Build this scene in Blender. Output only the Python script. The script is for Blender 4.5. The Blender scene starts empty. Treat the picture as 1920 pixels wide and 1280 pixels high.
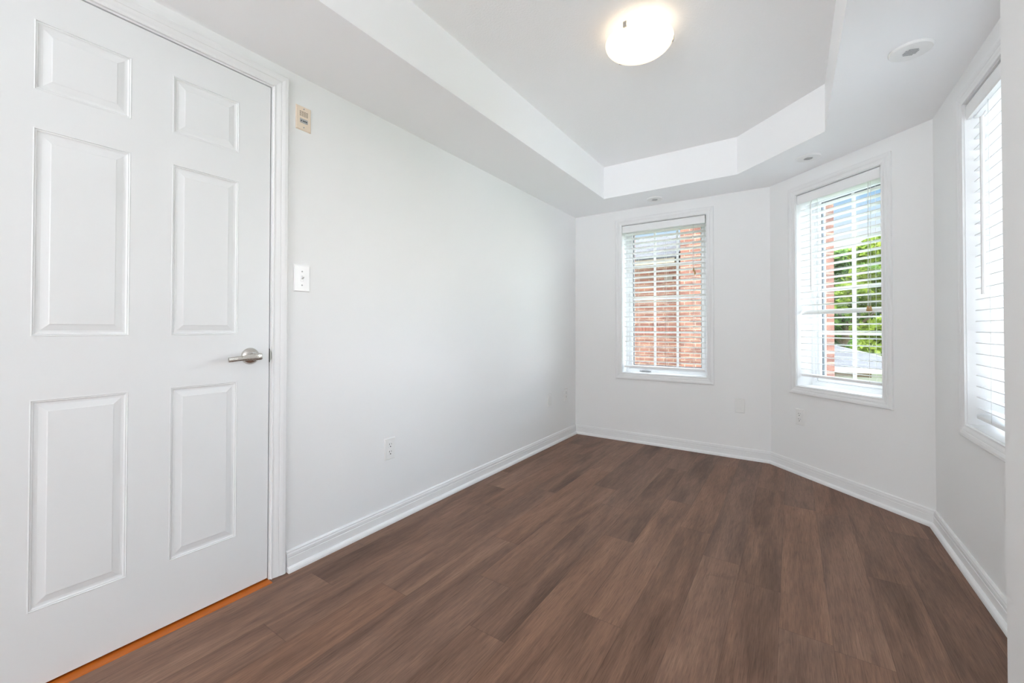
import bpy, bmesh, math, random
from mathutils import Matrix, Vector
random.seed(7)
D = bpy.data
SC = bpy.context.scene
COL = SC.collection
R = math.radians

# ------------------------------------------------------------------ camera
YAW, PITCH, ROLL, CX, CH, FPX, CYPX = 33.8966, 0.615, 0.0747, 1.7919, 1.0335, 780.5, 608.25
a, b, c = R(YAW), R(PITCH), R(ROLL)
fw = Vector((-math.sin(a), math.cos(a), 0)); rt = Vector((math.cos(a), math.sin(a), 0)); up = Vector((0, 0, 1))
fw2 = fw * math.cos(b) + up * math.sin(b); up2 = up * math.cos(b) - fw * math.sin(b)
rt3 = rt * math.cos(c) + up2 * math.sin(c); up3 = up2 * math.cos(c) - rt * math.sin(c)
cam = D.cameras.new('camera')
cam.sensor_width = 36.0
cam.lens = FPX * 36.0 / 1920
cam.shift_y = -(640 - CYPX) / 1920
cam.clip_start = 0.02
cam_o = D.objects.new('camera', cam)
COL.objects.link(cam_o)
M4 = Matrix((rt3, up3, -fw2)).transposed().to_4x4()
M4.translation = (CX, 0, CH)
cam_o.matrix_world = M4
SC.camera = cam_o

# ------------------------------------------------------------------ world, lights, exposure
SC.view_settings.view_transform = 'Standard'
SC.view_settings.look = 'None'
SC.view_settings.gamma = 1.0
SC.view_settings.exposure = 0.36
SC.view_settings.use_curve_mapping = False
SC.cycles.use_denoising = True
SC.cycles.max_bounces = 14
SC.cycles.diffuse_bounces = 10
SC.cycles.transparent_max_bounces = 24
SC.cycles.sample_clamp_indirect = 6.0

W = D.worlds.new('sky'); SC.world = W; W.use_nodes = True
nt = W.node_tree; nt.nodes.clear()
def N(tree, typ, **kw):
    n = tree.nodes.new(typ)
    for k, v in kw.items():
        if k in n.inputs.keys() if isinstance(k, str) else False:
            n.inputs[k].default_value = v
        else:
            setattr(n, k, v)
    return n
wo = N(nt, 'ShaderNodeOutputWorld'); bg = N(nt, 'ShaderNodeBackground')
tc = N(nt, 'ShaderNodeTexCoord'); sep = N(nt, 'ShaderNodeSeparateXYZ')
nt.links.new(tc.outputs['Generated'], sep.inputs[0])
noi = N(nt, 'ShaderNodeTexNoise'); noi.inputs['Scale'].default_value = 5.0; noi.inputs['Detail'].default_value = 5.0
nt.links.new(tc.outputs['Generated'], noi.inputs['Vector'])
ma = N(nt, 'ShaderNodeMath', operation='MULTIPLY_ADD')
nt.links.new(noi.outputs['Fac'], ma.inputs[0]); ma.inputs[1].default_value = 0.06; ma.inputs[2].default_value = -0.03
ad = N(nt, 'ShaderNodeMath', operation='ADD'); nt.links.new(ma.outputs[0], ad.inputs[0]); nt.links.new(sep.outputs['Z'], ad.inputs[1])
cr = N(nt, 'ShaderNodeValToRGB')
el = cr.color_ramp.elements
el[0].position = 0.0; el[0].color = (1, 1, 1, 1)
el[1].position = 1.0; el[1].color = (.86, .93, 1, 1)
for p, col in ((.165, (1, 1, 1, 1)), (.20, (.72, .87, .99, 1)), (.245, (.36, .60, .88, 1)), (.30, (.45, .68, .92, 1)), (.40, (.85, .93, 1, 1))):
    e = el.new(p); e.color = col
nt.links.new(ad.outputs[0], cr.inputs[0])
sr = N(nt, 'ShaderNodeMapRange')
SKY_LOW, SKY_HIGH = .88, 6.8
GLOW_DIR, GLOW_BOOST, ZENITH = (.82, .48, .27), 15.0, 18.0
sr.inputs['From Min'].default_value = .30; sr.inputs['From Max'].default_value = .62
sr.inputs['To Min'].default_value = SKY_LOW; sr.inputs['To Max'].default_value = SKY_HIGH
nt.links.new(sep.outputs['Z'], sr.inputs['Value'])
# added sky glow, out of view towards +x, to brighten the left wall
dp = N(nt, 'ShaderNodeVectorMath', operation='DOT_PRODUCT'); nt.links.new(tc.outputs['Generated'], dp.inputs[0]); dp.inputs[1].default_value = Vector(GLOW_DIR).normalized()
az = N(nt, 'ShaderNodeMapRange', interpolation_type='SMOOTHSTEP')
az.inputs['From Min'].default_value = .80; az.inputs['From Max'].default_value = .99
az.inputs['To Min'].default_value = 0.0; az.inputs['To Max'].default_value = GLOW_BOOST
nt.links.new(dp.outputs['Value'], az.inputs['Value'])
sm = N(nt, 'ShaderNodeMath', operation='ADD'); nt.links.new(sr.outputs['Result'], sm.inputs[0]); nt.links.new(az.outputs['Result'], sm.inputs[1])
zn = N(nt, 'ShaderNodeMapRange', interpolation_type='SMOOTHSTEP')      # added zenith boost: ground bounce lifts the ceiling
zn.inputs['From Min'].default_value = .80; zn.inputs['From Max'].default_value = .97; zn.inputs['To Max'].default_value = ZENITH
nt.links.new(sep.outputs['Z'], zn.inputs['Value'])
sm2 = N(nt, 'ShaderNodeMath', operation='ADD'); nt.links.new(sm.outputs[0], sm2.inputs[0]); nt.links.new(zn.outputs['Result'], sm2.inputs[1])
nt.links.new(cr.outputs['Color'], bg.inputs['Color']); nt.links.new(sm2.outputs[0], bg.inputs['Strength'])
nt.links.new(bg.outputs[0], wo.inputs[0])

def area(name, loc, rot, sx, sy, power, col=(1, 1, 1), portal=False):
    l = D.lights.new(name, 'AREA'); l.shape = 'RECTANGLE'; l.size = sx; l.size_y = sy; l.energy = power; l.color = col
    if portal: l.cycles.is_portal = True
    o = D.objects.new(name, l); COL.objects.link(o); o.location = loc; o.rotation_euler = rot
    return o
# added fill light, tilted up, standing in for daylight from the unseen room behind
area('rear_fill', (1.15, -3.30, 1.25), (R(125), 0, 0), 2.0, 1.7, 34, (.965, .985, 1.0))

# ------------------------------------------------------------------ dimensions
YB, XB, XC, YC = 3.8044, 1.6552, 2.4147, 3.0524
HS, HT = 2.1453, 2.4151
XJ, YJ, YR = 2.25, 1.617, -3.4            # near wall on the right, its end, rear wall
LB = math.hypot(XC - XB, YC - YB); ANG = math.atan2(YC - YB, XC - XB)
EXT = 0.30                               # exterior wall thickness
T0 = 0.13                                # interior jamb depth

# ------------------------------------------------------------------ materials
def s2l(v):
    v /= 255.0
    return v / 12.92 if v <= .04045 else ((v + .055) / 1.055) ** 2.4
def rgb(r, g, b_): return (s2l(r), s2l(g), s2l(b_), 1)
def mat(name, base, rough=.5, metal=0.0, bump=0.0, bscale=300.0, spec=.5, emit=None, estr=0.0):
    m = D.materials.new(name); m.use_nodes = True
    t = m.node_tree; p = t.nodes['Principled BSDF']
    p.inputs['Base Color'].default_value = base if len(base) == 4 else (*base, 1)
    p.inputs['Roughness'].default_value = rough; p.inputs['Metallic'].default_value = metal
    p.inputs['Specular IOR Level'].default_value = spec
    if emit:
        p.inputs['Emission Color'].default_value = (*emit, 1); p.inputs['Emission Strength'].default_value = estr
    tcn = t.nodes.new('ShaderNodeTexCoord'); no = t.nodes.new('ShaderNodeTexNoise')
    no.inputs['Scale'].default_value = bscale; no.inputs['Detail'].default_value = 3
    t.links.new(tcn.outputs['Object'], no.inputs['Vector'])
    if bump > 0:
        bu = t.nodes.new('ShaderNodeBump'); bu.inputs['Strength'].default_value = bump; bu.inputs['Distance'].default_value = .002
        t.links.new(no.outputs['Fac'], bu.inputs['Height']); t.links.new(bu.outputs[0], p.inputs['Normal'])
    else:
        mr = t.nodes.new('ShaderNodeMapRange'); mr.inputs['To Min'].default_value = max(0, rough - .015); mr.inputs['To Max'].default_value = min(1, rough + .015)
        t.links.new(no.outputs['Fac'], mr.inputs['Value']); t.links.new(mr.outputs[0], p.inputs['Roughness'])
    return m
WALL = mat('wall_paint', (.88, .885, .885), .55, bump=.05, bscale=260)
SOFF = mat('soffit_paint', (.955, .96, .97), .7, bump=.04, bscale=260)
CEIL = mat('ceiling_stipple', (.95, .95, .95), .85, bump=.55, bscale=120)
TRIM = mat('trim_paint', (.85, .855, .86), .42, bscale=4)
DOORM = mat('door_paint', (.82, .835, .84), .42, bscale=4)
PLAST = mat('white_plastic', (.85, .85, .84), .3, bscale=60)
PLAST2 = mat('bright_plastic', (.92, .92, .92), .22, bscale=60)
IVORY = mat('ivory_plastic', rgb(238, 222, 202), .4, bscale=60)
VINYL = mat('window_vinyl', (.86, .87, .88), .3, bscale=60)
SLAT = mat('blind_slat_vinyl', (.90, .905, .91), .35, bscale=30)
CORD = mat('cord_white', (.75, .75, .73), .8, bscale=500)
WOODT = mat('tassel_wood', rgb(196, 160, 112), .5, bscale=200)
NICK = mat('satin_nickel', (.60, .575, .54), .27, 1.0, bscale=200)
STEEL = mat('strike_nickel', (.34, .33, .31), .35, 1.0, bscale=200)
DARK = mat('dark_slot', (.03, .03, .03), .6, bscale=100)
GREYM = mat('grille_grey', (.42, .42, .43), .6, bscale=100)
LABELG = mat('label_grey', rgb(178, 178, 180), .5, bscale=100)
SPACER = mat('glazing_spacer', rgb(96, 104, 112), .4, bscale=100)
ORANGE = mat('hall_leak_glow', rgb(186, 98, 24), .45, bump=.1, bscale=90)  # warm hall light leaking under the door, put into a strip's colour
CONC = mat('pale_concrete', rgb(222, 221, 218), .9, bump=.2, bscale=30)
FASC = mat('beige_aluminium', rgb(150, 138, 120), .5, bscale=30)
WHITEW = mat('white_siding', rgb(190, 188, 184), .6, bscale=30)
TANW = mat('tan_cladding', rgb(122, 98, 80), .7, bscale=20)
BARK = mat('bark', rgb(95, 78, 62), .9, bump=.6, bscale=20)

def glass_mat():
    m = D.materials.new('window_glass'); m.use_nodes = True; t = m.node_tree; t.nodes.clear()
    o = t.nodes.new('ShaderNodeOutputMaterial'); mx = t.nodes.new('ShaderNodeMixShader')
    tr = t.nodes.new('ShaderNodeBsdfTransparent'); gl = t.nodes.new('ShaderNodeBsdfGlossy'); fr = t.nodes.new('ShaderNodeFresnel')
    tr.inputs[0].default_value = (.96, .97, .97, 1); gl.inputs['Roughness'].default_value = .02; fr.inputs[0].default_value = 1.45
    mu = t.nodes.new('ShaderNodeMath'); mu.operation = 'MULTIPLY'; mu.inputs[1].default_value = .5
    t.links.new(fr.outputs[0], mu.inputs[0]); t.links.new(mu.outputs[0], mx.inputs[0])
    t.links.new(tr.outputs[0], mx.inputs[1]); t.links.new(gl.outputs[0], mx.inputs[2]); t.links.new(mx.outputs[0], o.inputs[0])
    return m
GLASS = glass_mat()
def lamp_glass():
    m = D.materials.new('frosted_lamp_glass'); m.use_nodes = True; t = m.node_tree; t.nodes.clear()
    o = t.nodes.new('ShaderNodeOutputMaterial'); mx = t.nodes.new('ShaderNodeMixShader'); ad_ = t.nodes.new('ShaderNodeAddShader')
    tr = t.nodes.new('ShaderNodeBsdfTranslucent'); df = t.nodes.new('ShaderNodeBsdfDiffuse'); em = t.nodes.new('ShaderNodeEmission')
    tr.inputs[0].default_value = (1, .93, .82, 1); df.inputs[0].default_value = (.9, .88, .84, 1)
    em.inputs[0].default_value = (1, .86, .66, 1); em.inputs[1].default_value = .34
    mx.inputs[0].default_value = .35
    t.links.new(tr.outputs[0], mx.inputs[1]); t.links.new(df.outputs[0], mx.inputs[2])
    t.links.new(mx.outputs[0], ad_.inputs[0]); t.links.new(em.outputs[0], ad_.inputs[1]); t.links.new(ad_.outputs[0], o.inputs[0])
    return m
LGLASS = lamp_glass()
BULB = mat('lit_bulb', (1, .9, .75), .5, emit=(1, .84, .62), estr=.25)

def brick_mat(name='red_brick', sc=1.0):
    m = D.materials.new(name); m.use_nodes = True; t = m.node_tree; p = t.nodes['Principled BSDF']
    uv = t.nodes.new('ShaderNodeUVMap'); br = t.nodes.new('ShaderNodeTexBrick')
    br.inputs['Scale'].default_value = 1.0; br.inputs['Brick Width'].default_value = .21; br.inputs['Row Height'].default_value = .072
    br.inputs['Mortar Size'].default_value = .0075; br.inputs['Mortar Smooth'].default_value = .2; br.inputs['Bias'].default_value = -.1
    br.inputs['Color1'].default_value = (.25, .112, .082, 1); br.inputs['Color2'].default_value = (.205, .088, .066, 1)
    br.inputs['Mortar'].default_value = (.33, .262, .215, 1)
    no = t.nodes.new('ShaderNodeTexNoise'); no.inputs['Scale'].default_value = 3.3; no.inputs['Detail'].default_value = 4
    mp = t.nodes.new('ShaderNodeMapping'); mp.inputs['Scale'].default_value = (1, 4, 1)
    t.links.new(uv.outputs[0], mp.inputs[0]); t.links.new(mp.outputs[0], no.inputs['Vector'])
    rp = t.nodes.new('ShaderNodeValToRGB'); rp.color_ramp.elements[0].position = .36; rp.color_ramp.elements[0].color = (.62, .56, .55, 1)
    rp.color_ramp.elements[1].position = .62; rp.color_ramp.elements[1].color = (1.12, 1.1, 1.0, 1)
    t.links.new(no.outputs['Fac'], rp.inputs[0])
    mul = t.nodes.new('ShaderNodeMix'); mul.data_type = 'RGBA'; mul.blend_type = 'MULTIPLY'; mul.inputs['Factor'].default_value = 1
    t.links.new(uv.outputs[0], br.inputs['Vector']); t.links.new(br.outputs['Color'], mul.inputs['A']); t.links.new(rp.outputs[0], mul.inputs['B'])
    t.links.new(mul.outputs['Result'], p.inputs['Base Color']); p.inputs['Roughness'].default_value = .9
    bu = t.nodes.new('ShaderNodeBump'); bu.inputs['Strength'].default_value = .4; bu.inputs['Distance'].default_value = .006; bu.invert = True
    t.links.new(br.outputs['Fac'], bu.inputs['Height']); t.links.new(bu.outputs[0], p.inputs['Normal'])
    return m
BRICK = brick_mat()
def shingle_mat():
    m = D.materials.new('grey_shingle'); m.use_nodes = True; t = m.node_tree; p = t.nodes['Principled BSDF']
    uv = t.nodes.new('ShaderNodeUVMap'); br = t.nodes.new('ShaderNodeTexBrick')
    br.inputs['Scale'].default_value = 1; br.inputs['Brick Width'].default_value = .30; br.inputs['Row Height'].default_value = .14
    br.inputs['Mortar Size'].default_value = .006; br.inputs['Color1'].default_value = (.062, .062, .067, 1)
    br.inputs['Color2'].default_value = (.045, .045, .05, 1); br.inputs['Mortar'].default_value = (.04, .04, .043, 1)
    no = t.nodes.new('ShaderNodeTexNoise'); no.inputs['Scale'].default_value = 9
    mul = t.nodes.new('ShaderNodeMix'); mul.data_type = 'RGBA'; mul.blend_type = 'OVERLAY'; mul.inputs['Factor'].default_value = .35
    t.links.new(uv.outputs[0], br.inputs['Vector']); t.links.new(uv.outputs[0], no.inputs['Vector'])
    t.links.new(br.outputs['Color'], mul.inputs['A']); t.links.new(no.outputs['Fac'], mul.inputs['B'])
    t.links.new(mul.outputs['Result'], p.inputs['Base Color']); p.inputs['Roughness'].default_value = .95
    return m
SHING = shingle_mat()
def leaf_mat(name, c1, c2):
    m = D.materials.new(name); m.use_nodes = True; t = m.node_tree; t.nodes.clear()
    o = t.nodes.new('ShaderNodeOutputMaterial'); mx = t.nodes.new('ShaderNodeMixShader'); mx.inputs[0].default_value = .4
    df = t.nodes.new('ShaderNodeBsdfDiffuse'); tl = t.nodes.new('ShaderNodeBsdfTranslucent')
    tcn = t.nodes.new('ShaderNodeTexCoord'); no = t.nodes.new('ShaderNodeTexNoise'); no.inputs['Scale'].default_value = 2.2; no.inputs['Detail'].default_value = 6
    rp = t.nodes.new('ShaderNodeValToRGB'); rp.color_ramp.elements[0].position = .35; rp.color_ramp.elements[0].color = c1
    rp.color_ramp.elements[1].position = .65; rp.color_ramp.elements[1].color = c2
    t.links.new(tcn.outputs['Object'], no.inputs['Vector']); t.links.new(no.outputs['Fac'], rp.inputs[0])
    t.links.new(rp.outputs[0], df.inputs[0]); t.links.new(rp.outputs[0], tl.inputs[0])
    t.links.new(df.outputs[0], mx.inputs[1]); t.links.new(tl.outputs[0], mx.inputs[2]); t.links.new(mx.outputs[0], o.inputs[0])
    return m
LEAF1 = leaf_mat('yellow_green_leaves', rgb(88, 112, 44), rgb(156, 168, 78))
LEAF2 = leaf_mat('mid_green_leaves', rgb(72, 104, 56), rgb(128, 152, 84))
def lawn_mat():
    return leaf_mat('lawn_green', rgb(90, 120, 70), rgb(120, 150, 90))
LAWN = lawn_mat()

def floor_mat():
    m = D.materials.new('walnut_vinyl_plank'); m.use_nodes = True; t = m.node_tree; p = t.nodes['Principled BSDF']
    uv = t.nodes.new('ShaderNodeUVMap'); at = t.nodes.new('ShaderNodeAttribute'); at.attribute_name = 'plank'
    sx = t.nodes.new('ShaderNodeSeparateXYZ'); t.links.new(uv.outputs[0], sx.inputs[0])
    # per-plank offset of the grain
    of = t.nodes.new('ShaderNodeCombineXYZ')
    m1 = t.nodes.new('ShaderNodeMath'); m1.operation = 'MULTIPLY'; m1.inputs[1].default_value = 37.0; t.links.new(at.outputs['Fac'], m1.inputs[0])
    m2 = t.nodes.new('ShaderNodeMath'); m2.operation = 'MULTIPLY'; m2.inputs[1].default_value = 91.0; t.links.new(at.outputs['Fac'], m2.inputs[0])
    t.links.new(m1.outputs[0], of.inputs[0]); t.links.new(m2.outputs[0], of.inputs[1]); t.links.new(m1.outputs[0], of.inputs[2])
    va = t.nodes.new('ShaderNodeVectorMath'); va.operation = 'ADD'; t.links.new(uv.outputs[0], va.inputs[0]); t.links.new(of.outputs[0], va.inputs[1])
    def noise(sxx, syy, detail, rough=.55, dist=0.0):
        mp = t.nodes.new('ShaderNodeMapping'); mp.inputs['Scale'].default_value = (sxx, syy, 1); t.links.new(va.outputs[0], mp.inputs[0])
        n = t.nodes.new('ShaderNodeTexNoise'); n.inputs['Scale'].default_value = 1; n.inputs['Detail'].default_value = detail
        n.inputs['Roughness'].default_value = rough; n.inputs['Distortion'].default_value = dist
        t.links.new(mp.outputs[0], n.inputs['Vector']); return n
    broad = noise(11, 1.5, 4, .55, .5)        # tonal patches along the plank
    fine = noise(380, 11, 4, .65, .2); pores = noise(300, 16, 2, .5)               # hairline grain
    mid = noise(70, 3.2, 4, .6, .5)
    knots = noise(17, 4.2, 3, .6, 1.2)
    rp = t.nodes.new('ShaderNodeValToRGB'); e = rp.color_ramp.elements
    e[0].position = .30; e[0].color = FC[0]; e[1].position = .72; e[1].color = FC[3]
    q = e.new(.44); q.color = FC[1]; q = e.new(.57); q.color = FC[2]
    comb = t.nodes.new('ShaderNodeMath'); comb.operation = 'MULTIPLY_ADD'; comb.inputs[1].default_value = .62
    t.links.new(broad.outputs['Fac'], comb.inputs[0])
    pm = t.nodes.new('ShaderNodeMath'); pm.operation = 'MULTIPLY_ADD'; pm.inputs[1].default_value = .10; pm.inputs[2].default_value = .14
    t.links.new(at.outputs['Fac'], pm.inputs[0]); t.links.new(pm.outputs[0], comb.inputs[2])
    t.links.new(comb.outputs[0], rp.inputs[0])
    # hue drift between planks (warm walnut to cool grey-brown)
    hue = t.nodes.new('ShaderNodeMath'); hue.operation = 'FRACT'
    hm = t.nodes.new('ShaderNodeMath'); hm.operation = 'MULTIPLY'; hm.inputs[1].default_value = 7.31; t.links.new(at.outputs['Fac'], hm.inputs[0]); t.links.new(hm.outputs[0], hue.inputs[0])
    hr = t.nodes.new('ShaderNodeValToRGB'); hr.color_ramp.elements[0].color = (.96, 1.0, 1.01, 1); hr.color_ramp.elements[1].color = (1.03, 1.0, .93, 1)
    t.links.new(hue.outputs[0], hr.inputs[0])
    x1 = t.nodes.new('ShaderNodeMix'); x1.data_type = 'RGBA'; x1.blend_type = 'MULTIPLY'; x1.inputs['Factor'].default_value = 1
    t.links.new(rp.outputs[0], x1.inputs['A']); t.links.new(hr.outputs[0], x1.inputs['B'])
    def grade(n, lo, hi, a0, a1, src):
        r = t.nodes.new('ShaderNodeMapRange'); r.inputs['From Min'].default_value = lo; r.inputs['From Max'].default_value = hi
        r.inputs['To Min'].default_value = a0; r.inputs['To Max'].default_value = a1; t.links.new(n.outputs['Fac'], r.inputs['Value'])
        x = t.nodes.new('ShaderNodeMix'); x.data_type = 'RGBA'; x.blend_type = 'MULTIPLY'; x.inputs['Factor'].default_value = 1
        cb = t.nodes.new('ShaderNodeCombineColor')
        for i in range(3): t.links.new(r.outputs[0], cb.inputs[i])
        t.links.new(src.outputs['Result'], x.inputs['A']); t.links.new(cb.outputs[0], x.inputs['B']); return x
    x2 = grade(fine, .3, .7, .74, 1.26, x1)
    x3 = grade(mid, .3, .7, .92, 1.08, x2)
    x4 = grade(pores, .58, .72, 1.0, .74, grade(knots, .66, .80, 1.0, .70, x3))
    # bevelled plank edges: u = 0..1 across, stored in second uv map
    ue = t.nodes.new('ShaderNodeUVMap'); ue.uv_map = 'edge'
    se = t.nodes.new('ShaderNodeSeparateXYZ'); t.links.new(ue.outputs[0], se.inputs[0])
    mn = t.nodes.new('ShaderNodeMath'); mn.operation = 'MINIMUM'; t.links.new(se.outputs[0], mn.inputs[0]); t.links.new(se.outputs[1], mn.inputs[1])
    er = t.nodes.new('ShaderNodeMapRange'); er.inputs['From Min'].default_value = 0; er.inputs['From Max'].default_value = .0016
    er.inputs['To Min'].default_value = .62; er.inputs['To Max'].default_value = 1; t.links.new(mn.outputs[0], er.inputs['Value'])
    ec = t.nodes.new('ShaderNodeCombineColor')
    for i in range(3): t.links.new(er.outputs[0], ec.inputs[i])
    x5 = t.nodes.new('ShaderNodeMix'); x5.data_type = 'RGBA'; x5.blend_type = 'MULTIPLY'; x5.inputs['Factor'].default_value = 1
    t.links.new(x4.outputs['Result'], x5.inputs['A']); t.links.new(ec.outputs[0], x5.inputs['B'])
    t.links.new(x5.outputs['Result'], p.inputs['Base Color'])
    p.inputs['Roughness'].default_value = .5; p.inputs['Specular IOR Level'].default_value = .25
    bu = t.nodes.new('ShaderNodeBump'); bu.inputs['Strength'].default_value = .12; bu.inputs['Distance'].default_value = .001
    t.links.new(fine.outputs['Fac'], bu.inputs['Height']); t.links.new(bu.outputs[0], p.inputs['Normal'])
    return m
FC = [(.100, .054, .038, 1), (.174, .096, .067, 1), (.236, .132, .092, 1), (.330, .195, .134, 1)]
FLOORM = floor_mat()

# ------------------------------------------------------------------ mesh helpers
class MB:
    def __init__(s): s.v = []; s.f = []
    def add(s, vs, fs):
        n = len(s.v); s.v += [tuple(v) for v in vs]; s.f += [tuple(i + n for i in f) for f in fs]
    def box(s, x0, x1, y0, y1, z0, z1):
        s.add([(x, y, z) for z in (z0, z1) for y in (y0, y1) for x in (x0, x1)],
              [(0, 2, 3, 1), (4, 5, 7, 6), (0, 1, 5, 4), (1, 3, 7, 5), (3, 2, 6, 7), (2, 0, 4, 6)])
        return s
    def obox(s, c, ax, ay, az, hx, hy, hz):
        c, ax, ay, az = Vector(c), Vector(ax), Vector(ay), Vector(az)
        s.add([c + ax * (hx * i) + ay * (hy * j) + az * (hz * k) for k in (-1, 1) for j in (-1, 1) for i in (-1, 1)],
              [(0, 2, 3, 1), (4, 5, 7, 6), (0, 1, 5, 4), (1, 3, 7, 5), (3, 2, 6, 7), (2, 0, 4, 6)])
        return s
    def tube(s, pts, r, n=8, cap=True):
        pts = [Vector(p) for p in pts]; rs = r if isinstance(r, (list, tuple)) else [r] * len(pts)
        rings = []
        prev = None
        for i, p in enumerate(pts):
            d = (pts[min(i + 1, len(pts) - 1)] - pts[max(i - 1, 0)]).normalized()
            if prev is None: u = d.orthogonal().normalized()
            else: u = (prev - d * prev.dot(d)).normalized()
            prev = u; w = d.cross(u)
            rings.append([p + (u * math.cos(2 * math.pi * k / n) + w * math.sin(2 * math.pi * k / n)) * rs[i] for k in range(n)])
        vs = [v for rg in rings for v in rg]; fs = []
        for i in range(len(pts) - 1):
            for k in range(n):
                fs.append((i * n + k, i * n + (k + 1) % n, (i + 1) * n + (k + 1) % n, (i + 1) * n + k))
        if cap: fs += [tuple(range(n))[::-1], tuple((len(pts) - 1) * n + k for k in range(n))]
        s.add(vs, fs); return s
    def lathe(s, prof, origin=(0, 0, 0), axis='z', n=40):
        # prof: (r, h) pairs along the axis
        o = Vector(origin); vs = []; fs = []
        for r, h in prof:
            for k in range(n):
                A = 2 * math.pi * k / n; x, y = r * math.cos(A), r * math.sin(A)
                vs.append(o + (Vector((x, y, h)) if axis == 'z' else Vector((h, x, y)) if axis == 'x' else Vector((y, h, x))))
        for i in range(len(prof) - 1):
            for k in range(n): fs.append((i * n + k, i * n + (k + 1) % n, (i + 1) * n + (k + 1) % n, (i + 1) * n + k))
        if prof[0][0] > 1e-6: fs.append(tuple(range(n))[::-1])
        if prof[-1][0] > 1e-6: fs.append(tuple((len(prof) - 1) * n + k for k in range(n)))
        s.add(vs, fs); return s
    def frame(s, x0, x1, z0, z1, prof):
        # mitred rectangular frame in the local xz plane; prof: (outward offset, y) pairs, closed
        rings = [[(x0 - d, y, z0 - d), (x1 + d, y, z0 - d), (x1 + d, y, z1 + d), (x0 - d, y, z1 + d)] for d, y in prof]
        vs = [v for rg in rings for v in rg]; m = len(prof); fs = []
        for i in range(m):
            j = (i + 1) % m
            for k in range(4): fs.append((i * 4 + k, i * 4 + (k + 1) % 4, j * 4 + (k + 1) % 4, j * 4 + k))
        s.add(vs, fs); return s
    def prism(s, poly, z0, z1):
        n = len(poly)
        s.add([(x, y, z0) for x, y in poly] + [(x, y, z1) for x, y in poly],
              [tuple(range(n))[::-1], tuple(range(n, 2 * n))] + [(i, (i + 1) % n, n + (i + 1) % n, n + i) for i in range(n)])
        return s
    def build(s, name, m, parent=None, bevel=0.0, smooth=False, kind=None, boxuv=False, label=None):
        me = D.meshes.new(name); me.from_pydata(s.v, [], s.f); me.validate()
        bm = bmesh.new(); bm.from_mesh(me); bmesh.ops.remove_doubles(bm, verts=bm.verts, dist=1e-6)
        bmesh.ops.recalc_face_normals(bm, faces=bm.faces); bm.to_mesh(me); bm.free()
        me.materials.append(m)
        if boxuv:
            uvl = me.uv_layers.new(name='UVMap')
            for p in me.polygons:
                nn = p.normal
                if abs(nn.z) > .8: ax = (Vector((1, 0, 0)), Vector((0, 1, 0)))
                else:
                    h = Vector((-nn.y, nn.x, 0)).normalized(); ax = (h, nn.cross(h))
                    if ax[1].z < 0: ax = (h, -ax[1])
                for li in p.loop_indices:
                    co = me.vertices[me.loops[li].vertex_index].co; uvl.data[li].uv = (co.dot(ax[0]), co.dot(ax[1]))
        if smooth:
            for p in me.polygons: p.use_smooth = True
            try: me.set_sharp_from_angle(angle=R(40))
            except Exception: pass
        o = D.objects.new(name, me); COL.objects.link(o)
        if parent: o.parent = parent
        if bevel > 0:
            bv = o.modifiers.new('bevel', 'BEVEL'); bv.width = bevel; bv.segments = 2; bv.limit_method = 'ANGLE'; bv.angle_limit = R(40)
        if kind: o['kind'] = kind
        if label: o['label'] = label
        return o
def tag(o, label=None, cat=None, group=None, kind=None):
    if label: o['label'] = label
    if cat: o['category'] = cat
    if group: o['group'] = group
    if kind: o['kind'] = kind
    return o
def empty(name, loc, rz=0.0):
    o = D.objects.new(name, None); COL.objects.link(o); o.location = loc; o.rotation_euler = (0, 0, rz); o.empty_display_size = .05
    return o
def copy_tree(o, parent=None):
    n = o.copy(); COL.objects.link(n)
    for k in ('label', 'group'):
        if parent is None and k in n: pass
    if parent: n.parent = parent
    for ch in list(o.children): copy_tree(ch, n)
    return n
# wall frames: local x along the wall (rightwards seen from inside), local y outwards, z up
RZ_LEFT, RZ_BACK, RZ_DIAG, RZ_RIGHT = R(90), 0.0, ANG, R(-90)
ORG = {'left': ((0, 0, 0), RZ_LEFT), 'back': ((0, YB, 0), RZ_BACK), 'diag': ((XB, YB, 0), RZ_DIAG), 'right': ((XC, YC, 0), RZ_RIGHT)}
def on_wall(name, wall, u, z, out=0.0):
    (ox, oy, _), rz = ORG[wall]
    return empty(name, (ox + u * math.cos(rz) - out * math.sin(rz), oy + u * math.sin(rz) + out * math.cos(rz), z), rz)
def place(o, wall):
    o.location = ORG[wall][0]; o.rotation_euler = (0, 0, ORG[wall][1]); return o

# ------------------------------------------------------------------ walls
def wall_with_hole(name, wall, u0, u1, hu0, hu1, hz0, hz1, thick, m, y0=0.0, ztop=HT + .1, zbot=-.02, uv=False):
    mb = MB(); y1 = y0 + thick
    if m is WALL and wall != 'left': hu0, hu1, hz0, hz1 = hu0 - .012, hu1 + .012, hz0 - .012, hz1 + .012   # room for the jamb boards
    mb.box(u0, hu0, y0, y1, zbot, ztop); mb.box(hu1, u1, y0, y1, zbot, ztop)
    mb.box(hu0, hu1, y0, y1, hz1, ztop)
    if hz0 > zbot: mb.box(hu0, hu1, y0, y1, zbot, hz0)
    o = mb.build(name, m, kind='structure', boxuv=uv)
    return place(o, wall)
SILL, HEAD = .632, 2.000
DY0, DY1, DZ = .100, .874, 2.040           # door opening along the left wall
wall_with_hole('wall_left', 'left', -3.5, YB + .17, DY0 - .02, DY1 + .02, -.02, DZ + .02, .13, WALL)
OPEN = {'back': (.475, 1.198), 'diag': (.237, .812), 'right': (YC - 2.565, YC - 1.845)}
wall_with_hole('wall_back', 'back', -.13, XB + .055, *OPEN['back'], SILL, HEAD, .17, WALL)
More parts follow.
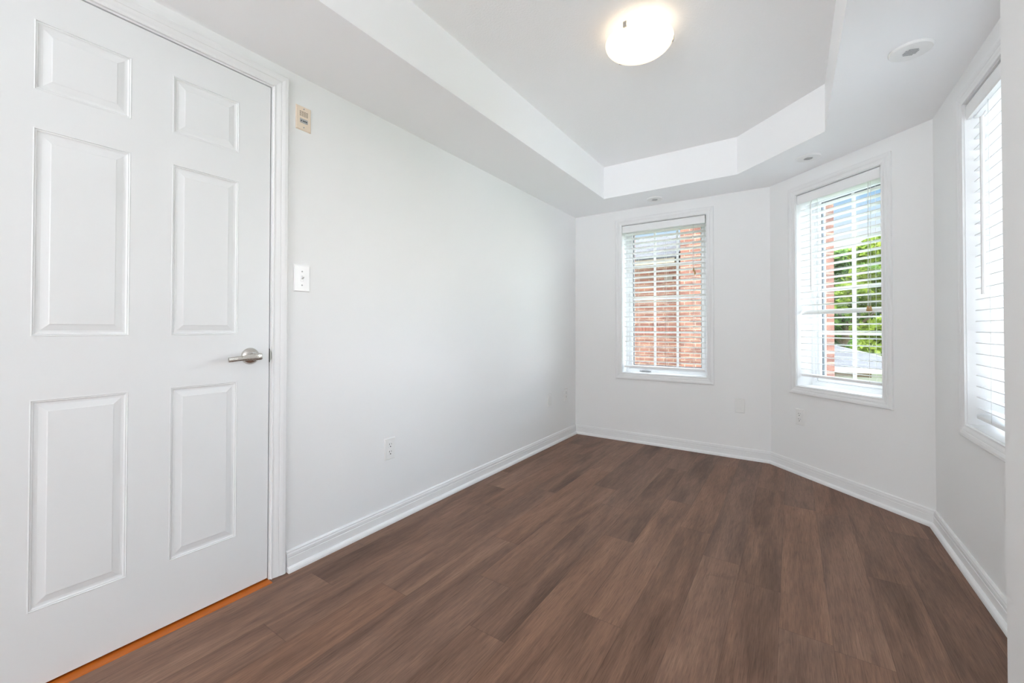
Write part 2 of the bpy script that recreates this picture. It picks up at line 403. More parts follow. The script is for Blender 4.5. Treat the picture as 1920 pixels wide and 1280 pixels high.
wall_with_hole('wall_diagonal', 'diag', 0, LB + 0.0, *OPEN['diag'], SILL, HEAD, .17, WALL)
wall_with_hole('wall_right', 'right', -.07, YC - YJ + .05, *OPEN['right'], SILL, HEAD, .17, WALL)
MB().box(XJ, XC + .17, YR, YJ, -.02, HT + .1).build('wall_right_near', WALL, kind='structure', bevel=.004)
# rear wall of the unseen room, opening added for the fill light
rw = MB(); rw.box(-.13, .15, YR - .15, YR, -.02, HT + .1); rw.box(2.15, XC + .17, YR - .15, YR, -.02, HT + .1)
rw.box(.15, 2.15, YR - .15, YR, 2.30, HT + .1); rw.box(.15, 2.15, YR - .15, YR, -.02, .40)
rw.build('wall_rear', WALL, kind='structure')
# brick veneer outside
def veneer(name, wall, u0, u1, ext):
    o0, o1 = OPEN[wall]
    wall_with_hole(name, wall, u0, u1, o0 + .035, o1 - .035, SILL - .02, HEAD - .01, .10, BRICK, y0=.185, ztop=3.2, zbot=-3.0, uv=True)
veneer('wall_back_brick', 'back', -.13, XB + .10, 0)
veneer('wall_diagonal_brick', 'diag', -.02, LB + .02, 0)
veneer('wall_right_brick', 'right', -.10, YC - YJ + 1.0, 0)

# ------------------------------------------------------------------ floor (one mesh of planks)
W0, PL = .15, 1.22
known = {-4: 1.135, -2: 1.415, -1: 2.313, 0: 2.083, 1: 1.955, 2: 1.724, -7: 2.34, -9: 1.0, 4: 2.29, -5: 2.606, -6: 1.683, -3: 3.23, -8: 1.955, 3: 2.92}
verts, faces, pid, uvs, edges = [], [], [], [], []
for k in range(-11, 9):
    x0 = 1.45 + k * W0; x1 = x0 + W0
    xa, xb = max(x0, -.12), min(x1, 2.60)
    if xb <= xa: continue
    y = known.get(k, random.uniform(0, PL))
    y -= PL * math.ceil((y + 3.45) / PL)
    while y < YB + .1:
        ya, yb = max(y, -3.45), min(y + PL, YB + .1)
        if yb > ya + .001:
            n = len(verts); verts += [(xa, ya, 0), (xb, ya, 0), (xb, yb, 0), (xa, yb, 0)]
            faces.append((n, n + 1, n + 2, n + 3)); pid.append(random.random())
            uvs += [(xa - x0, ya - y), (xb - x0, ya - y), (xb - x0, yb - y), (xa - x0, yb - y)]
        y += PL
# split each plank in strips so the edge distance can be stored per corner
V2, F2, P2, U2, E2 = [], [], [], [], []
ed = .004
for fi, f in enumerate(faces):
    (xa, ya, _), (xb, yb, _) = verts[f[0]], verts[f[2]]
    u0, v0 = uvs[fi * 4]
    xs = [xa, xa + ed, xb - ed, xb]; ys = [ya, ya + ed, yb - ed, yb]
    if xb - xa < 3 * ed or yb - ya < 3 * ed: xs, ys = [xa, xb], [ya, yb]
    for i in range(len(xs) - 1):
        for j in range(len(ys) - 1):
            n = len(V2); cs = [(xs[i], ys[j]), (xs[i + 1], ys[j]), (xs[i + 1], ys[j + 1]), (xs[i], ys[j + 1])]
            V2 += [(x, y, 0) for x, y in cs]; F2.append((n, n + 1, n + 2, n + 3)); P2.append(pid[fi])
            U2 += [(x - xa + u0, y - ya + v0) for x, y in cs]
            E2 += [(min(x - xa, xb - x), min(y - ya, yb - y)) for x, y in cs]
me = D.meshes.new('floor'); me.from_pydata(V2, [], F2)
uvl = me.uv_layers.new(name='UVMap')
for i, uv in enumerate(U2): uvl.data[i].uv = uv
uve = me.uv_layers.new(name='edge')
for i, uv in enumerate(E2): uve.data[i].uv = uv
at = me.attributes.new('plank', 'FLOAT', 'FACE')
for i, v in enumerate(P2): at.data[i].value = v
me.materials.append(FLOORM)
fo = D.objects.new('floor', me); COL.objects.link(fo); fo['kind'] = 'structure'

# ------------------------------------------------------------------ ceiling: dropped soffit round a raised tray
TRAY = [(.467, -2.6), (1.953, -2.6), (1.953, 2.912), (1.472, 3.372), (.467, 3.380)]
OUT = [(-.13, YR - .15), (XC + .17, YR - .15), (XC + .17, YC + .07), (XB + .07, YB + .17), (-.13, YB + .17)]
mb = MB()
n = 5
mb.add([(x, y, HS) for x, y in OUT] + [(x, y, HS) for x, y in TRAY], [(i, (i + 1) % n, n + (i + 1) % n, n + i) for i in range(n)])
mb.add([(x, y, HS) for x, y in TRAY] + [(x, y, HT) for x, y in TRAY], [(i, (i + 1) % n, n + (i + 1) % n, n + i) for i in range(n)])
so = mb.build('ceiling_soffit', SOFF, kind='structure')
tp = [(.40, -2.7), (2.02, -2.7), (2.02, 3.45), (.40, 3.45)]
mb = MB(); mb.prism(tp, HT, HT + .02); mb.build('ceiling', CEIL, kind='structure')

# ------------------------------------------------------------------ baseboards with shoe moulding (mitred)
BP = [(0, 0), (.028, 0), (.0275, .009), (.0245, .016), (.019, .0205), (.0125, .022), (.0125, .056), (.0105, .0575), (.0115, .0625),
      (.0115, .072), (.009, .078), (.0095, .082), (.005, .088), (0, .088)]
def baseboard(name, p0, p1, n0, n1):
    # n0,n1: inward offset directions (already mitre-scaled) at both ends
    mb = MB(); m = len(BP)
    va = [(p0[0] + n0[0] * d, p0[1] + n0[1] * d, h) for d, h in BP]; vb = [(p1[0] + n1[0] * d, p1[1] + n1[1] * d, h) for d, h in BP]
    mb.add(va + vb, [(i, (i + 1) % m, m + (i + 1) % m, m + i) for i in range(m)] + [tuple(range(m)), tuple(range(m, 2 * m))])
    return mb.build(name, TRIM, kind='structure')
t_ = math.tan(R(22.5))
baseboard('baseboard_left', (0, .942), (0, YB), (1, 0), (1, -1))
baseboard('baseboard_back', (0, YB), (XB, YB), (1, -1), (-t_, -1))
baseboard('baseboard_diagonal', (XB, YB), (XC, YC), (-t_, -1), (-1, -t_))
baseboard('baseboard_right', (XC, YC), (XC, YJ + .001), (-1, -t_), (-1, 0))

baseboard('baseboard_right_near', (XJ, YJ), (XJ, YR), (-1, 1), (-1, 0))

# ------------------------------------------------------------------ door
def casing_profile(w, t):
    # (distance from the inner edge, thickness towards the room)
    return [(0, 0), (0, .55 * t), (.06 * w, .62 * t), (.12 * w, .50 * t), (.20 * w, .55 * t), (.34 * w, .72 * t), (.46 * w, .80 * t), (.50 * w, .72 * t), (.54 * w, .84 * t),
            (.72 * w, 1.0 * t), (.90 * w, 1.0 * t), (.97 * w, .9 * t), (w, .7 * t), (w, 0)]
slab = MB()
YL, YRR, ZB, ZTP = .106, .8675, .0115, 2.0330       # slab edges
cols = [(.218, .4305), (.5395, .7505)]
rows = [(.228, .829), (1.010, 1.609), (1.718, 1.920)]
def slab_face():
    us = [YL, cols[0][0], cols[0][1], cols[1][0], cols[1][1], YRR]
    zs = [ZB, rows[0][0], rows[0][1], rows[1][0], rows[1][1], rows[2][0], rows[2][1], ZTP]
    ring = [(0, 0), (.0025, -.0010), (.004, .0018), (.007, .0013), (.010, .0038), (.0135, .0044), (.0175, .0044), (.034, .0010), (.0362, .0), ]
    for i in range(5):
        for j in range(7):
            x0, x1, z0, z1 = us[i], us[i + 1], zs[j], zs[j + 1]
            if i in (1, 3) and j in (1, 3, 5):
                prev = None
                vs, fs = [], []
                for d, y in ring: vs += [(x0 + d, y, z0 + d), (x1 - d, y, z0 + d), (x1 - d, y, z1 - d), (x0 + d, y, z1 - d)]
                for r_ in range(len(ring) - 1):
                    for k in range(4): fs.append((r_ * 4 + k, r_ * 4 + (k + 1) % 4, r_ * 4 + 4 + (k + 1) % 4, r_ * 4 + 4 + k))
                m_ = (len(ring) - 1) * 4; fs.append((m_, m_ + 1, m_ + 2, m_ + 3))
                slab.add(vs, fs)
            else:
                slab.add([(x0, 0, z0), (x1, 0, z0), (x1, 0, z1), (x0, 0, z1)], [(0, 1, 2, 3)])
slab_face()
t2 = .035
slab.add([(YL, 0, ZB), (YRR, 0, ZB), (YRR, 0, ZTP), (YL, 0, ZTP), (YL, t2, ZB), (YRR, t2, ZB), (YRR, t2, ZTP), (YL, t2, ZTP)],
         [(4, 5, 6, 7), (0, 1, 5, 4), (1, 2, 6, 5), (2, 3, 7, 6), (3, 0, 4, 7)])
door = place(slab.build('door_1', DOORM, kind='structure'), 'left')
tag(door, 'white six-panel moulded door with a satin nickel lever', 'door')
# handle (local frame of the left wall: -y points into the room)
hd = empty('door_handle', (.796, 0, .9245)); hd.parent = door
MB().lathe([(.0, -.0195), (.010, -.019), (.020, -.0165), (.027, -.012), (.0315, -.006), (.033, -.0005), (.033, 0)], axis='y', n=48).build('rosette', NICK, hd, smooth=True)
MB().tube([(0, -.012, 0), (0, -.058, 0)], .0125, 24).build('neck', NICK, hd, smooth=True)
lv = MB()
secs = [(.016, -.058, .0, .0125, .0085), (.010, -.0605, .0, .0135, .0085), (0, -.061, .0, .0135, .008), (-.020, -.060, -.001, .0115, .0065), (-.045, -.0575, -.003, .0098, .0055), (-.075, -.0555, -.0055, .009, .005), (-.098, -.0555, -.0075, .0092, .005)]
vs, fs = [], []
for x, y, z, hz_, hy in secs:
    ring = []
    for k in range(16):
        A = 2 * math.pi * k / 16; cx_, sx_ = math.cos(A), math.sin(A)
        ring.append((x, y + hy * math.copysign(abs(cx_) ** .6, cx_), z + hz_ * math.copysign(abs(sx_) ** .6, sx_)))
    vs += ring
for i in range(len(secs) - 1):
    for k in range(16): fs.append((i * 16 + k, i * 16 + (k + 1) % 16, i * 16 + 16 + (k + 1) % 16, i * 16 + 16 + k))
fs += [tuple(range(16)), tuple(range((len(secs) - 1) * 16, len(secs) * 16))]
lv.add(vs, fs); lv.build('lever', NICK, hd, smooth=True)
# latch edge of the strike, frame, casing, orange strip painted as leaking hall light
fr_ = MB()
fr_.box(DY0 - .018, DY0 + .002, .0, .125, 0, DZ); fr_.box(DY1 - .002, DY1 + .018, .0, .125, 0, DZ); fr_.box(DY0 - .018, DY1 + .018, .0, .125, DZ - .002, DZ + .018)
fr_.box(DY0 + .002, DY0 + .016, .0385, .075, 0, DZ); fr_.box(DY1 - .016, DY1 - .002, .0385, .075, 0, DZ); fr_.box(DY0, DY1, .0385, .075, DZ - .016, DZ - .002)
trim = place(fr_.build('trim_1', TRIM, kind='structure'), 'left')
cp = casing_profile(.060, .015)
cs = MB()
def sweep_u(path_in, prof):
    # three-sided casing: left leg, head, right leg
    x0, x1, zt = path_in
    rings = [[(x0 - d, -t, 0.002), (x0 - d, -t, zt + d), (x1 + d, -t, zt + d), (x1 + d, -t, 0.002)] for d, t in prof]
    m = len(prof); vs = [v for rg in rings for v in rg]; fs = []
    for i in range(m):
        j = (i + 1) % m
        for k in range(3): fs.append((i * 4 + k, i * 4 + k + 1, j * 4 + k + 1, j * 4 + k))
    fs += [tuple(i * 4 for i in range(m)), tuple(i * 4 + 3 for i in range(m))]
    cs.add(vs, fs)
sweep_u((DY0 - .004, DY1 + .004, DZ + .004), cp)
cs.build('casing', TRIM, trim)
st = MB(); n = 10
arc = [(DY1 - .0045, -.0005), (DY1 - .001, -.0022), (DY1 + .004, -.0028)]
st.box(DY1 - .0024, DY1 - .0012, -.0005, .030, .896, .951)
lip = [(.0, .896)] + [(.0085 * math.sin(math.pi * i / 10), .897 + .053 * i / 10) for i in range(11)] + [(.0, .951)]
st.add([(DY1 - .003 + u, -.0022, z) for u, z in lip] + [(DY1 - .003 + u, -.0006, z) for u, z in lip],
       [tuple(range(13)), tuple(range(13, 26))] + [(i, (i + 1) % 13, 13 + (i + 1) % 13, 13 + i) for i in range(13)])
st.build('strike_plate', STEEL, trim)
MB().box(DY1 - .0062, DY1 - .0025, .0004, .028, .897, .950).build('latch_recess', DARK, trim)
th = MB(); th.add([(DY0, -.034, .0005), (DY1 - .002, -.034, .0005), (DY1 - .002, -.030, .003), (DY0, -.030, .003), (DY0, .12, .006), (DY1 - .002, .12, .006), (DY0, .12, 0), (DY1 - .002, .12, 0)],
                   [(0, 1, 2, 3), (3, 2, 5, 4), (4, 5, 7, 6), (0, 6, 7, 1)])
place(th.build('hall_leak_strip', ORANGE, kind='structure'), 'left')
# dark hall behind the closed door
hb = MB(); hb.box(-1.0, 1.9, 1.2, 1.3, -.02, HT); hb.box(-1.1, -1.0, .13, 1.3, -.02, HT); hb.box(1.9, 2.0, .13, 1.3, -.02, HT); hb.box(-1.1, 2.0, .13, 1.3, HT, HT + .1); hb.box(-1.1, 2.0, .121, 1.3, -.12, -.02)
place(hb.build('wall_hall', WALL, kind='structure'), 'left')

# ------------------------------------------------------------------ windows
def window(idx, wall, cols_, label, crank=False):
    u0, u1 = OPEN[wall]; w = u1 - u0
    root = tag(on_wall('window_%d' % idx, wall, u0, SILL), label, 'window', kind='structure')
    H_ = HEAD - SILL
    # drywall-return liner (jamb, sill and head boards)
    ln = MB(); e = .010
    ln.frame(0, w, 0, H_, [(0, -.001), (.0115, -.001), (.0115, T0 + .03), (0, T0 + .03)])
    ln.build('jamb_liner', TRIM, root)
    MB().frame(0, w, 0, H_, [(d + .003, -t) for d, t in casing_profile(.056, .016)]).build('casing', TRIM, root)
    # vinyl frame and sash
    f = MB(); f.frame(0, w, 0, H_, [(.01, T0), (-.022, T0), (-.022, T0 + .012), (-.030, T0 + .012), (-.030, T0 + .09), (.01, T0 + .09)])
    f.build('frame', VINYL, root)
    sb = MB(); s0, s1 = .031, .060
    sb.frame(0, w, 0, H_, [(-s0, T0 + .014), (-s0 - .006, T0 + .008), (-s1 + .004, T0 + .008), (-s1, T0 + .014), (-s1, T0 + .055), (-s0, T0 + .055)])
    sash = sb.build('sash', VINYL, root)
    MB().frame(0, w, 0, H_, [(-s1, T0 + .022), (-s1 - .006, T0 + .022), (-s1 - .006, T0 + .040), (-s1, T0 + .040)]).build('glazing_bead', SPACER, sash)
    g0, g1, h0, h1 = s1 + .002, w - s1 - .002, s1 + .002, H_ - s1 - .002
    MB().box(g0, g1, T0 + .030, T0 + .034, h0, h1).build('glass', GLASS, sash)
    mu = MB(); y0, y1 = T0 + .026, T0 + .0295
    for i in range(1, cols_):
        x = g0 + (g1 - g0) * i / cols_; mu.box(x - .009, x + .009, y0 - .008, y1, h0, h1)
    for i in range(1, 4):
        z = h0 + (h1 - h0) * i / 4; mu.box(g0, g1, y0 - .0085, y1, z - .009, z + .009)
    mu.build('grille', VINYL, sash)
    if crank:
        ck = MB(); ck.box(.13, .23, T0 - .018, T0 + .005, .004, .016); ck.tube([(.15, T0 - .022, .014), (.19, T0 - .024, .020), (.225, T0 - .02, .015)], .006, 10)
        ck.build('crank_handle', GREYM, root, smooth=False)
    return root
window(1, 'back', 3, 'window onto a red brick house, left of the three', True)
window(2, 'diag', 2, 'window with blue sky and green trees, on the angled wall')
window(3, 'right', 3, 'bright window at the right edge, on the right wall')
lk = MB(); lk.box(.40, .416, T0 - .012, T0 + .012, .30, .42); lk.build('lock_lever', VINYL, D.objects['window_3'], bevel=.003)

# ------------------------------------------------------------------ blinds
def blind(wall, label, zr, z_first, wand, wand_len, cords, tassels, tilt_k=None, alpha=9.0, wr=.004, gap=.009):
    u0, u1 = OPEN[wall]; w = u1 - u0
    root = tag(on_wall('window_blind', wall, u0, 0), label, 'blind')
    va = MB()   # moulded valance
    va.add([(gap * .4, .004, 1.9315), (gap * .4, .002, 1.94), (gap * .4, .002, 1.985), (gap * .4, .005, 1.9955), (gap * .4, .016, 1.9955), (gap * .4, .016, 1.9315)] +
           [(w - gap, .004, 1.9315), (w - gap, .002, 1.94), (w - gap, .002, 1.985), (w - gap, .005, 1.9955), (w - gap, .016, 1.9955), (w - gap, .016, 1.9315)],
           [tuple(range(6)), tuple(range(6, 12))] + [(i, (i + 1) % 6, 6 + (i + 1) % 6, 6 + i) for i in range(6)])
    va.build('valance', SLAT, root)
    MB().box(.008, w - .008, .022, .074, 1.945, 1.992).build('headrail', SLAT, root, bevel=.002)
    sl = MB(); hw = .025; al = R(alpha)
    def slat(mb, z, a_, yc=.048):
        pts = []
        for i in range(7):
            s_ = -1 + 2 * i / 6; crown = .0022 * (1 - s_ * s_)
            yy = s_ * hw; pts.append((yc + yy * math.cos(a_) + crown * math.sin(a_), z - yy * math.sin(a_) + crown * math.cos(a_)))
        th_ = .0028
        loop = pts + [(y, z_ - th_) for y, z_ in pts[::-1]]; m = len(loop)
        mb.add([(.010, y, z_) for y, z_ in loop] + [(w - .012, y, z_) for y, z_ in loop],
               [tuple(range(m)), tuple(range(m, 2 * m))] + [(i, (i + 1) % m, m + (i + 1) % m, m + i) for i in range(m)])
    k = 1; tilted = None
    while z_first + .0455 * k < 1.935:
        z = z_first + .0455 * k
        if tilt_k == k:
            tm = MB(); slat(tm, z - .004, R(-38)); tm.build('slat', SLAT, root, label='one slat tipped steeper than the rest')
        else: slat(sl, z, al)
        k += 1
    sl.build('slats', SLAT, root)
    MB().box(.010, w - .012, .023, .073, zr - .009, zr + .009).build('bottom_rail', SLAT, root, bevel=.004)
    lc = MB()
    for u in cords:
        lc.tube([(u - u0, .0215, 1.95), (u - u0, .0215, zr)], .0009, 5); lc.tube([(u - u0, .0745, 1.95), (u - u0, .0745, zr)], .0009, 5)
    lc.build('ladder_cords', CORD, root)
    wm = MB(); wx, wtop = wand
    wm.tube([(wx - u0, .012, wtop), (wx - u0 + .001, .011, wtop - wand_len)], wr, 8); wm.tube([(wx - u0, .022, wtop + .02), (wx - u0, .012, wtop)], .002, 6)
    wm.build('tilt_wand', PLAST, root, smooth=True)
    for (tu, tz, lean) in tassels:
        cm = MB(); cm.tube([(tu - u0, .018, 1.945), (tu - u0, .013, tz + .05), (tu - u0 + lean, .012, tz + .012)], .0011, 5)
        cd = cm.build('lift_cord', CORD, root)
        MB().lathe([(.0015, .014), (.0045, .011), (.0052, .004), (.0078, -.008), (.0085, -.014), (.0065, -.018), (.0, -.0185)], (tu - u0 + lean, .012, tz), n=16).build('tassel', WOODT, cd, smooth=True)
    return root
blind('back', 'white slatted blind in front of a red brick house, leftmost of the three', .686, .693, (.575, 1.905), .73, (.609, .860, 1.090), [(1.092, 1.545, .006), (1.094, 1.520, .014)], alpha=10)
blind('diag', 'white slatted blind with one slat tipped and wooden tassels, in the middle window', .708, .705, (.341, 1.915), .61, (.385, .722), [(.722, 1.163, 0), (.738, 1.163, 0)], tilt_k=10, alpha=6)
b3 = blind('right', 'white slatted blind at the right edge of the photo, partly hidden by wall', .668, .656, (YC - 2.418, 1.885), .71, (YC - 2.39, YC - 1.98), [], alpha=10, wr=.007, gap=.012)

# ------------------------------------------------------------------ wall plates
def plate(name, wall, u, z, label, cat, w=.070, h=.114, m=PLAST, group=None):
    r = tag(on_wall(name, wall, u, z), label, cat, group)
    mb = MB(); x, y = w / 2, h / 2; t = .0055; i_ = .0035
    mb.add([(-x, 0, -y), (x, 0, -y), (x, 0, y), (-x, 0, y), (-x, -.002, -y), (x, -.002, -y), (x, -.002, y), (-x, -.002, y),
            (-x + i_, -t, -y + i_), (x - i_, -t, -y + i_), (x - i_, -t, y - i_), (-x + i_, -t, y - i_)],
           [(0, 1, 5, 4), (1, 2, 6, 5), (2, 3, 7, 6), (3, 0, 4, 7), (4, 5, 9, 8), (5, 6, 10, 9), (6, 7, 11, 10), (7, 4, 8, 11), (8, 9, 10, 11)])
    mb.build('faceplate', m, r); return r
def screw(r, x, z, m, y=-.0055, rad=.0032):
    MB().lathe([(rad, 0), (rad, -.0012), (rad * .6, -.0018), (0, -.0018)], (x, y, z), axis='y', n=14).build('screw', m, r, smooth=True)
def duplex(wall, u, z, label):
    r = plate('wall_outlet', wall, u, z, label, 'outlet')
    for dz in (.0195, -.0195):
        mb = MB(); n = 24; vs = []
        for k in range(n):
            A = 2 * math.pi * k / n; vs.append((max(-.0145, min(.0145, .0172 * math.cos(A))), .0172 * math.sin(A) * .95))
        mb.add([(x, -.0054, z_ + dz) for x, z_ in vs] + [(x * .97, -.0075, z_ * .97 + dz) for x, z_ in vs], [tuple(range(n, 2 * n))] + [(i, (i + 1) % n, n + (i + 1) % n, n + i) for i in range(n)])
        s = mb.build('socket', PLAST, r)
        ho = MB(); ho.box(-.0075, -.0052, -.0079, -.007, dz + .001, dz + .0095); ho.box(.0052, .0072, -.0079, -.007, dz + .002, dz + .0085)
        ho.lathe([(.0032, 0), (.0032, -.0009), (0, -.0009)], (0, -.007, dz - .0075), axis='y', n=12)
        ho.build('slots', DARK, s)
    screw(r, 0, 0, PLAST); return r
duplex('left', 1.492, .393, 'white duplex outlet low on the long left wall, nearest the door')
duplex('left', 3.585, .410, 'small white duplex outlet on the left wall close to the far corner')
duplex('diag', .259, .408, 'white duplex outlet on the angled wall below the middle window')
def blank(wall, u, z, label):
    r = plate('blank_plate', wall, u, z, label, 'wall plate')
    screw(r, 0, .042, PLAST); screw(r, 0, -.042, PLAST)
blank('left', 3.268, .405, 'blank white cover plate on the left wall beside the corner outlet')
blank('back', 1.443, .420, 'blank white cover plate on the back wall right of the brick-view window')
# light switch
r = plate('light_switch', 'left', 1.003, 1.255, 'white toggle light switch beside the door casing', 'switch', .072, .116, PLAST2)
MB().frame(-.005, .005, -.012, .012, [(0, -.0054), (.002, -.0054), (.0015, -.0068), (0, -.0068)]).build('toggle_surround', PLAST2, r)
tg = MB(); tg.obox((0, -.010, .004), (1, 0, 0), (0, .85, -.53), (0, .53, .85), .0042, .0085, .0045); tg.build('toggle', PLAST, r, bevel=.001)
screw(r, 0, .030, GREYM); screw(r, 0, -.030, GREYM)
# intercom plate
r = plate('intercom_panel', 'left', 1.006, 1.962, 'ivory intercom speaker plate high on the wall beside the door', 'intercom', .068, .106, IVORY)
sg = MB()
for j in range(5):
    for i in range(4): sg.box(-.019 + i * .0098, -.0112 + i * .0098, -.0062, -.0054, .0085 + j * .0048, .0103 + j * .0048)
sg.build('speaker_slots', mat('slot_brown', rgb(120, 100, 84), .7), r)
MB().box(-.021, .021, -.0064, -.0054, .0005, .0035).build('ridge', IVORY, r)
lb = MB().box(-.0175, .0175, -.0064, -.0054, -.0215, -.003).build('name_label', LABELG, r)
mk = MB()
for x0, x1, dz in ((-.0145, -.0105, -.0005), (-.0100, -.0085, .0004), (-.0050, .0010, 0), (.0016, .0050, -.0006), (.0056, .0078, .0008), (.0084, .0146, -.0002)):
    mk.box(x0, x1, -.0068, -.0063, -.0145 + dz, -.0105 + dz)
mk.build('faded_print', DARK, lb)
screw(r, 0, .041, GREYM, rad=.0028); screw(r, 0, -.040, GREYM, rad=.0028)

# ------------------------------------------------------------------ ceiling discs
def vent(x, y, label, rz=0.0):
    r = tag(empty('ceiling_vent', (x, y, HS), rz), label, 'vent', 'round ceiling discs on the soffit')
    MB().lathe([(.067, 0), (.067, -.004), (.0635, -.0095), (.060, -.0105), (.030, -.0112), (.0265, -.0105), (.0, -.0105)], n=56).build('cover_disc', PLAST, r, smooth=True)
    g = MB()
    for j in range(5):
        yy = -.018 + j * .009
        for i in range(-3, 4):
            xx = i * .0066
            if xx * xx + yy * yy < .0235 ** 2: g.box(xx - .0026, xx + .0026, yy - .0032, yy + .0032, -.0113, -.0106)
    g.build('grille_slots', GREYM, r); return r
v0 = vent(2.190, 2.247, 'round white ceiling disc on the soffit near the right window, the largest seen', R(20))
v1 = copy_tree(v0); v1.location = (1.886, 3.285, HS); v1['label'] = 'round white ceiling disc on the soffit above the middle window'
v2 = copy_tree(v0); v2.location = (.829, 3.610, HS); v2['label'] = 'round white ceiling disc above the brick-view window, the farthest of the three'
for v in (v0, v1, v2):
    if 'group' in v: del v['group']

# ------------------------------------------------------------------ ceiling lamp
LX, LY = 1.212, 1.912
lamp = tag(empty('ceiling_lamp', (LX, LY, HT)), 'lit round frosted glass ceiling lamp held by nickel clips', 'ceiling lamp')
MB().lathe([(.062, 0), (.062, -.016), (.050, -.022), (0, -.022)], n=40).build('base_pan', PLAST2, lamp, smooth=True)
dish = MB(); RR = .150; pr = []
for i in range(15):
    q = i / 14; pr.append((RR * math.sin(q * math.pi / 2) if i else 0.0, -.108 + .052 * (1 - math.cos(q * math.pi / 2))))
outer = [(r_, h) for r_, h in pr]; inner = [(max(r_ - .002, 0), h + .004) for r_, h in pr[::-1]]
dish.lathe([(.0, outer[0][1])] + outer[1:] + [(RR + .001, -.054), (RR - .003, -.052)] + inner, n=64)
dish.build('glass_shade', LGLASS, lamp, smooth=True)
for ang_ in (-96, 24, 142):
    A = R(ang_); ca, sa = math.cos(A), math.sin(A); rad = Vector((ca, sa, 0)); tan = Vector((-sa, ca, 0)); zz = Vector((0, 0, 1))
    cm = MB()
    cm.obox(rad * .152 + zz * -.056, rad, tan, zz, .0012, .0075, .011)
    cm.obox(rad * .146 + zz * -.0665, rad, tan, zz, .007, .0075, .0012)
    cm.obox(rad * .105 + zz * -.0465, rad, tan, zz, .048, .005, .0012)
    cm.obox(rad * .058 + zz * -.032, rad, tan, zz, .0012, .005, .0155)
    cm.build('clip', NICK, lamp)
for dx in (-.055, .06):
    MB().lathe([(.0, -.028), (.012, -.030), (.019, -.040), (.019, -.050), (.012, -.060), (0, -.063)], (dx + .01, .01, 0), n=20).build('bulb', BULB, lamp, smooth=True)
pl = D.lights.new('lamp_light', 'POINT'); pl.energy = .10; pl.color = (1, .86, .70); pl.shadow_soft_size = .012
po = D.objects.new('lamp_light', pl); COL.objects.link(po); po.location = (LX + .035, LY - .02, HT - .045)

# ------------------------------------------------------------------ outdoors
GZ = -3.0
MB().box(-40, 60, 4.2, 80, GZ - .1, GZ).build('ground', LAWN, kind='structure')
MB().box(-40, 60, -40, 4.2, GZ - .1, GZ).build('driveway', CONC, kind='structure')
# neighbouring brick house beyond the back window
HY = 9.6
hs = tag(empty('brick_house', (-3.0, HY, GZ)), 'neighbouring red brick house with grey shingle roof seen through the back window', 'house')
def part(mb, name, m, uv=False, root=None, **k):
    o = mb.build(name, m, root, boxuv=uv, **k); o.location = (0, 0, 0); return o
ex, ez = 2.58 - GZ, 0
EAVE = 2.47 - GZ
part(MB().box(-5, 4.2, 0, 3.7, 0, EAVE + .02), 'wall', BRICK, True, hs)
sd = MB()                                     # soldier course
for i in range(-20, 60):
    x = i * .075; sd.box(x + .004, x + .071, -.012, .01, .905 - GZ, 1.10 - GZ)
part(sd, 'brick_band', mat('soldier_brick', (.22, .083, .058), .9, bump=.2, bscale=60), False, hs)
part(MB().box(-5.3, 2.75, -.42, .02, EAVE - .03, EAVE).box(-5.3, 2.75, -.44, -.40, EAVE - .03, EAVE + .14), 'eave', FASC, False, hs)
rf = MB(); p0 = (-.46, EAVE + .12); p1 = (1.75, EAVE + 1.02); th_ = .05
rf.add([(-5.4, p0[0], p0[1]), (2.80, p0[0], p0[1]), (2.80, p1[0], p1[1]), (-5.4, p1[0], p1[1]), (2.80, 3.85, p0[1]), (-5.4, 3.85, p0[1]),
        (-5.4, p0[0], p0[1] - th_), (2.80, p0[0], p0[1] - th_)], [(0, 1, 2, 3), (3, 2, 4, 5), (6, 7, 1, 0)])
part(rf, 'roof', SHING, True, hs)
part(MB().box(2.86, 4.4, -.40, 1.4, 0, 4.6 - GZ), 'chimney', BRICK, True, hs)
part(MB().box(2.44 - .0, 2.62, -.03, .0, 2.13 - GZ, 2.22 - GZ), 'wall_vent', mat('vent_brown', rgb(120, 108, 96), .6), False, hs)
# low garage beyond the angled window
gr = tag(empty('garage', (3.2, 14.0, GZ)), 'low garage with grey hipped roof below the trees in the middle window', 'garage')
part(MB().box(-4.5, 1.0, 0, 5, 0, 3.0), 'wall', WHITEW, False, gr)
part(MB().box(-2.5, .28, -.04, .0, 2.80, 2.93), 'cladding_strip', TANW, False, gr)
part(MB().box(-4.8, 1.3, -.32, .02, 2.93, 2.97).box(-4.8, 1.3, -.36, -.30, 2.93, 3.06), 'fascia', WHITEW, False, gr)
g2 = MB(); g2.add([(-4.8, -.34, 3.06), (1.4, -.34, 3.06), (-1.0, 2.2, 3.74), (-4.8, 2.2, 3.74), (1.4, 5.2, 3.06), (-4.8, 5.2, 3.06)], [(0, 1, 2, 3), (1, 4, 2), (2, 4, 5, 3)])
part(g2, 'roof', SHING, True, gr)
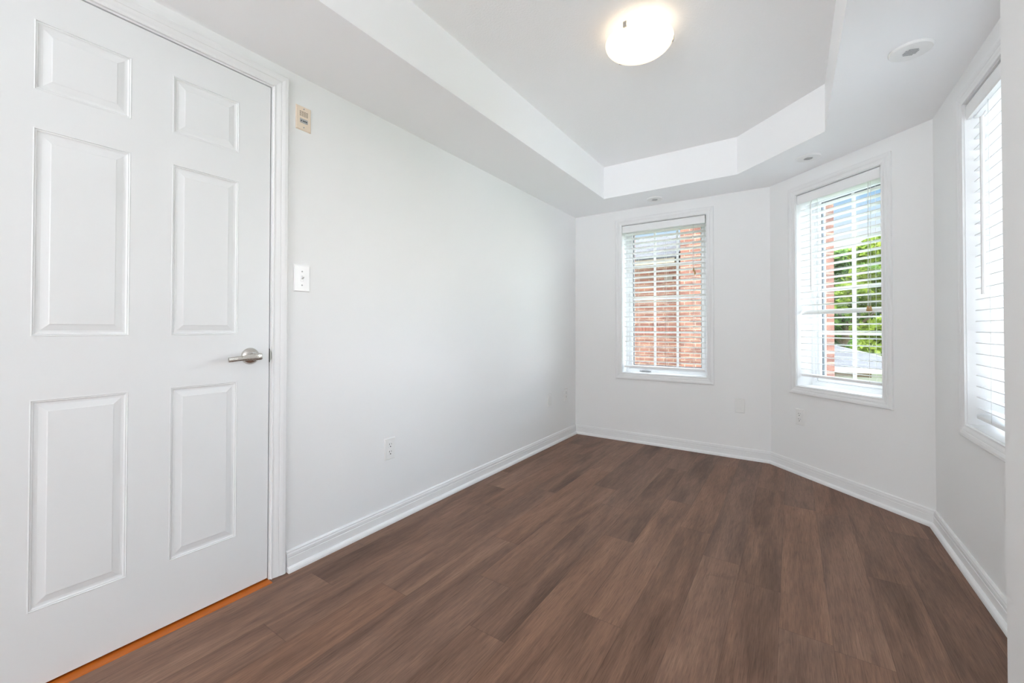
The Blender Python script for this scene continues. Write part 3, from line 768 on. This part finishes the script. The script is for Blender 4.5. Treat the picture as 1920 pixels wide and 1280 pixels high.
# trees
def tree(x, y, h, rad, leaf, label, n=5200, seed=1, size=.16):
    rn = random.Random(seed)
    root = tag(empty('tree', (x, y, GZ)), label, 'tree')
    tr = MB(); tr.tube([(0, 0, 0), (.05, .03, h * .25), (-.05, .05, h * .5), (.05, 0, h * .78)], [.26, .20, .15, .06], 10)
    for i in range(7):
        A = rn.uniform(0, 6.28); z0 = h * rn.uniform(.3, .6); tr.tube([(0, 0, z0), (math.cos(A) * rad * .4, math.sin(A) * rad * .4, z0 + h * .1), (math.cos(A) * rad * .75, math.sin(A) * rad * .75, z0 + h * .2)], [.09, .06, .03], 6)
    tr.build('trunk', BARK, root, smooth=True)
    blobs = []
    for i in range(26):
        A = rn.uniform(0, 6.28); q = rn.uniform(.0, 1); zz = h * (.28 + .62 * q); rr = rad * math.sqrt(rn.random()) * (1.0 - .62 * abs(q - .35))
        blobs.append((math.cos(A) * rr, math.sin(A) * rr, zz, rad * rn.uniform(.24, .42)))
    vs, fs = [], []
    for i in range(n):
        bx, by, bz, br_ = blobs[rn.randrange(len(blobs))]
        d = Vector((rn.gauss(0, 1), rn.gauss(0, 1), rn.gauss(0, 1))).normalized() * br_ * (rn.random() ** .4)
        p = Vector((bx, by, bz)) + Vector((d.x, d.y, d.z * .75))
        nn = Vector((rn.gauss(0, 1), rn.gauss(0, 1), rn.gauss(0, 1) + .8)).normalized(); u = nn.orthogonal().normalized(); v = nn.cross(u)
        A = rn.uniform(0, 6.28); u, v = u * math.cos(A) + v * math.sin(A), v * math.cos(A) - u * math.sin(A)
        s_ = size * rn.uniform(.6, 1.2); k = len(vs)
        vs += [p - u * s_, p - v * s_ * .5 + nn * s_ * .1, p + u * s_, p + v * s_ * .5 + nn * s_ * .1]; fs.append((k, k + 1, k + 2, k + 3))
    fm = MB(); fm.v = [tuple(v) for v in vs]; fm.f = fs
    me = D.meshes.new('foliage'); me.from_pydata(fm.v, [], fm.f); me.materials.append(leaf)
    o = D.objects.new('foliage', me); COL.objects.link(o); o.parent = root
    return root
tree(5.35, 22.6, 8.4, 1.9, LEAF1, 'tall yellow-green tree at the right of the middle window view', seed=3, n=9000)
tree(4.1, 27.2, 8.5, 2.2, LEAF2, 'darker rounded tree beside the brick edge in the middle window view', seed=5, n=9000, size=.18)
tree(5.7, 33.2, 9.6, 3.0, LEAF1, 'broad leafy tree behind, between the tall tree and the darker one', seed=9, n=11000, size=.22)
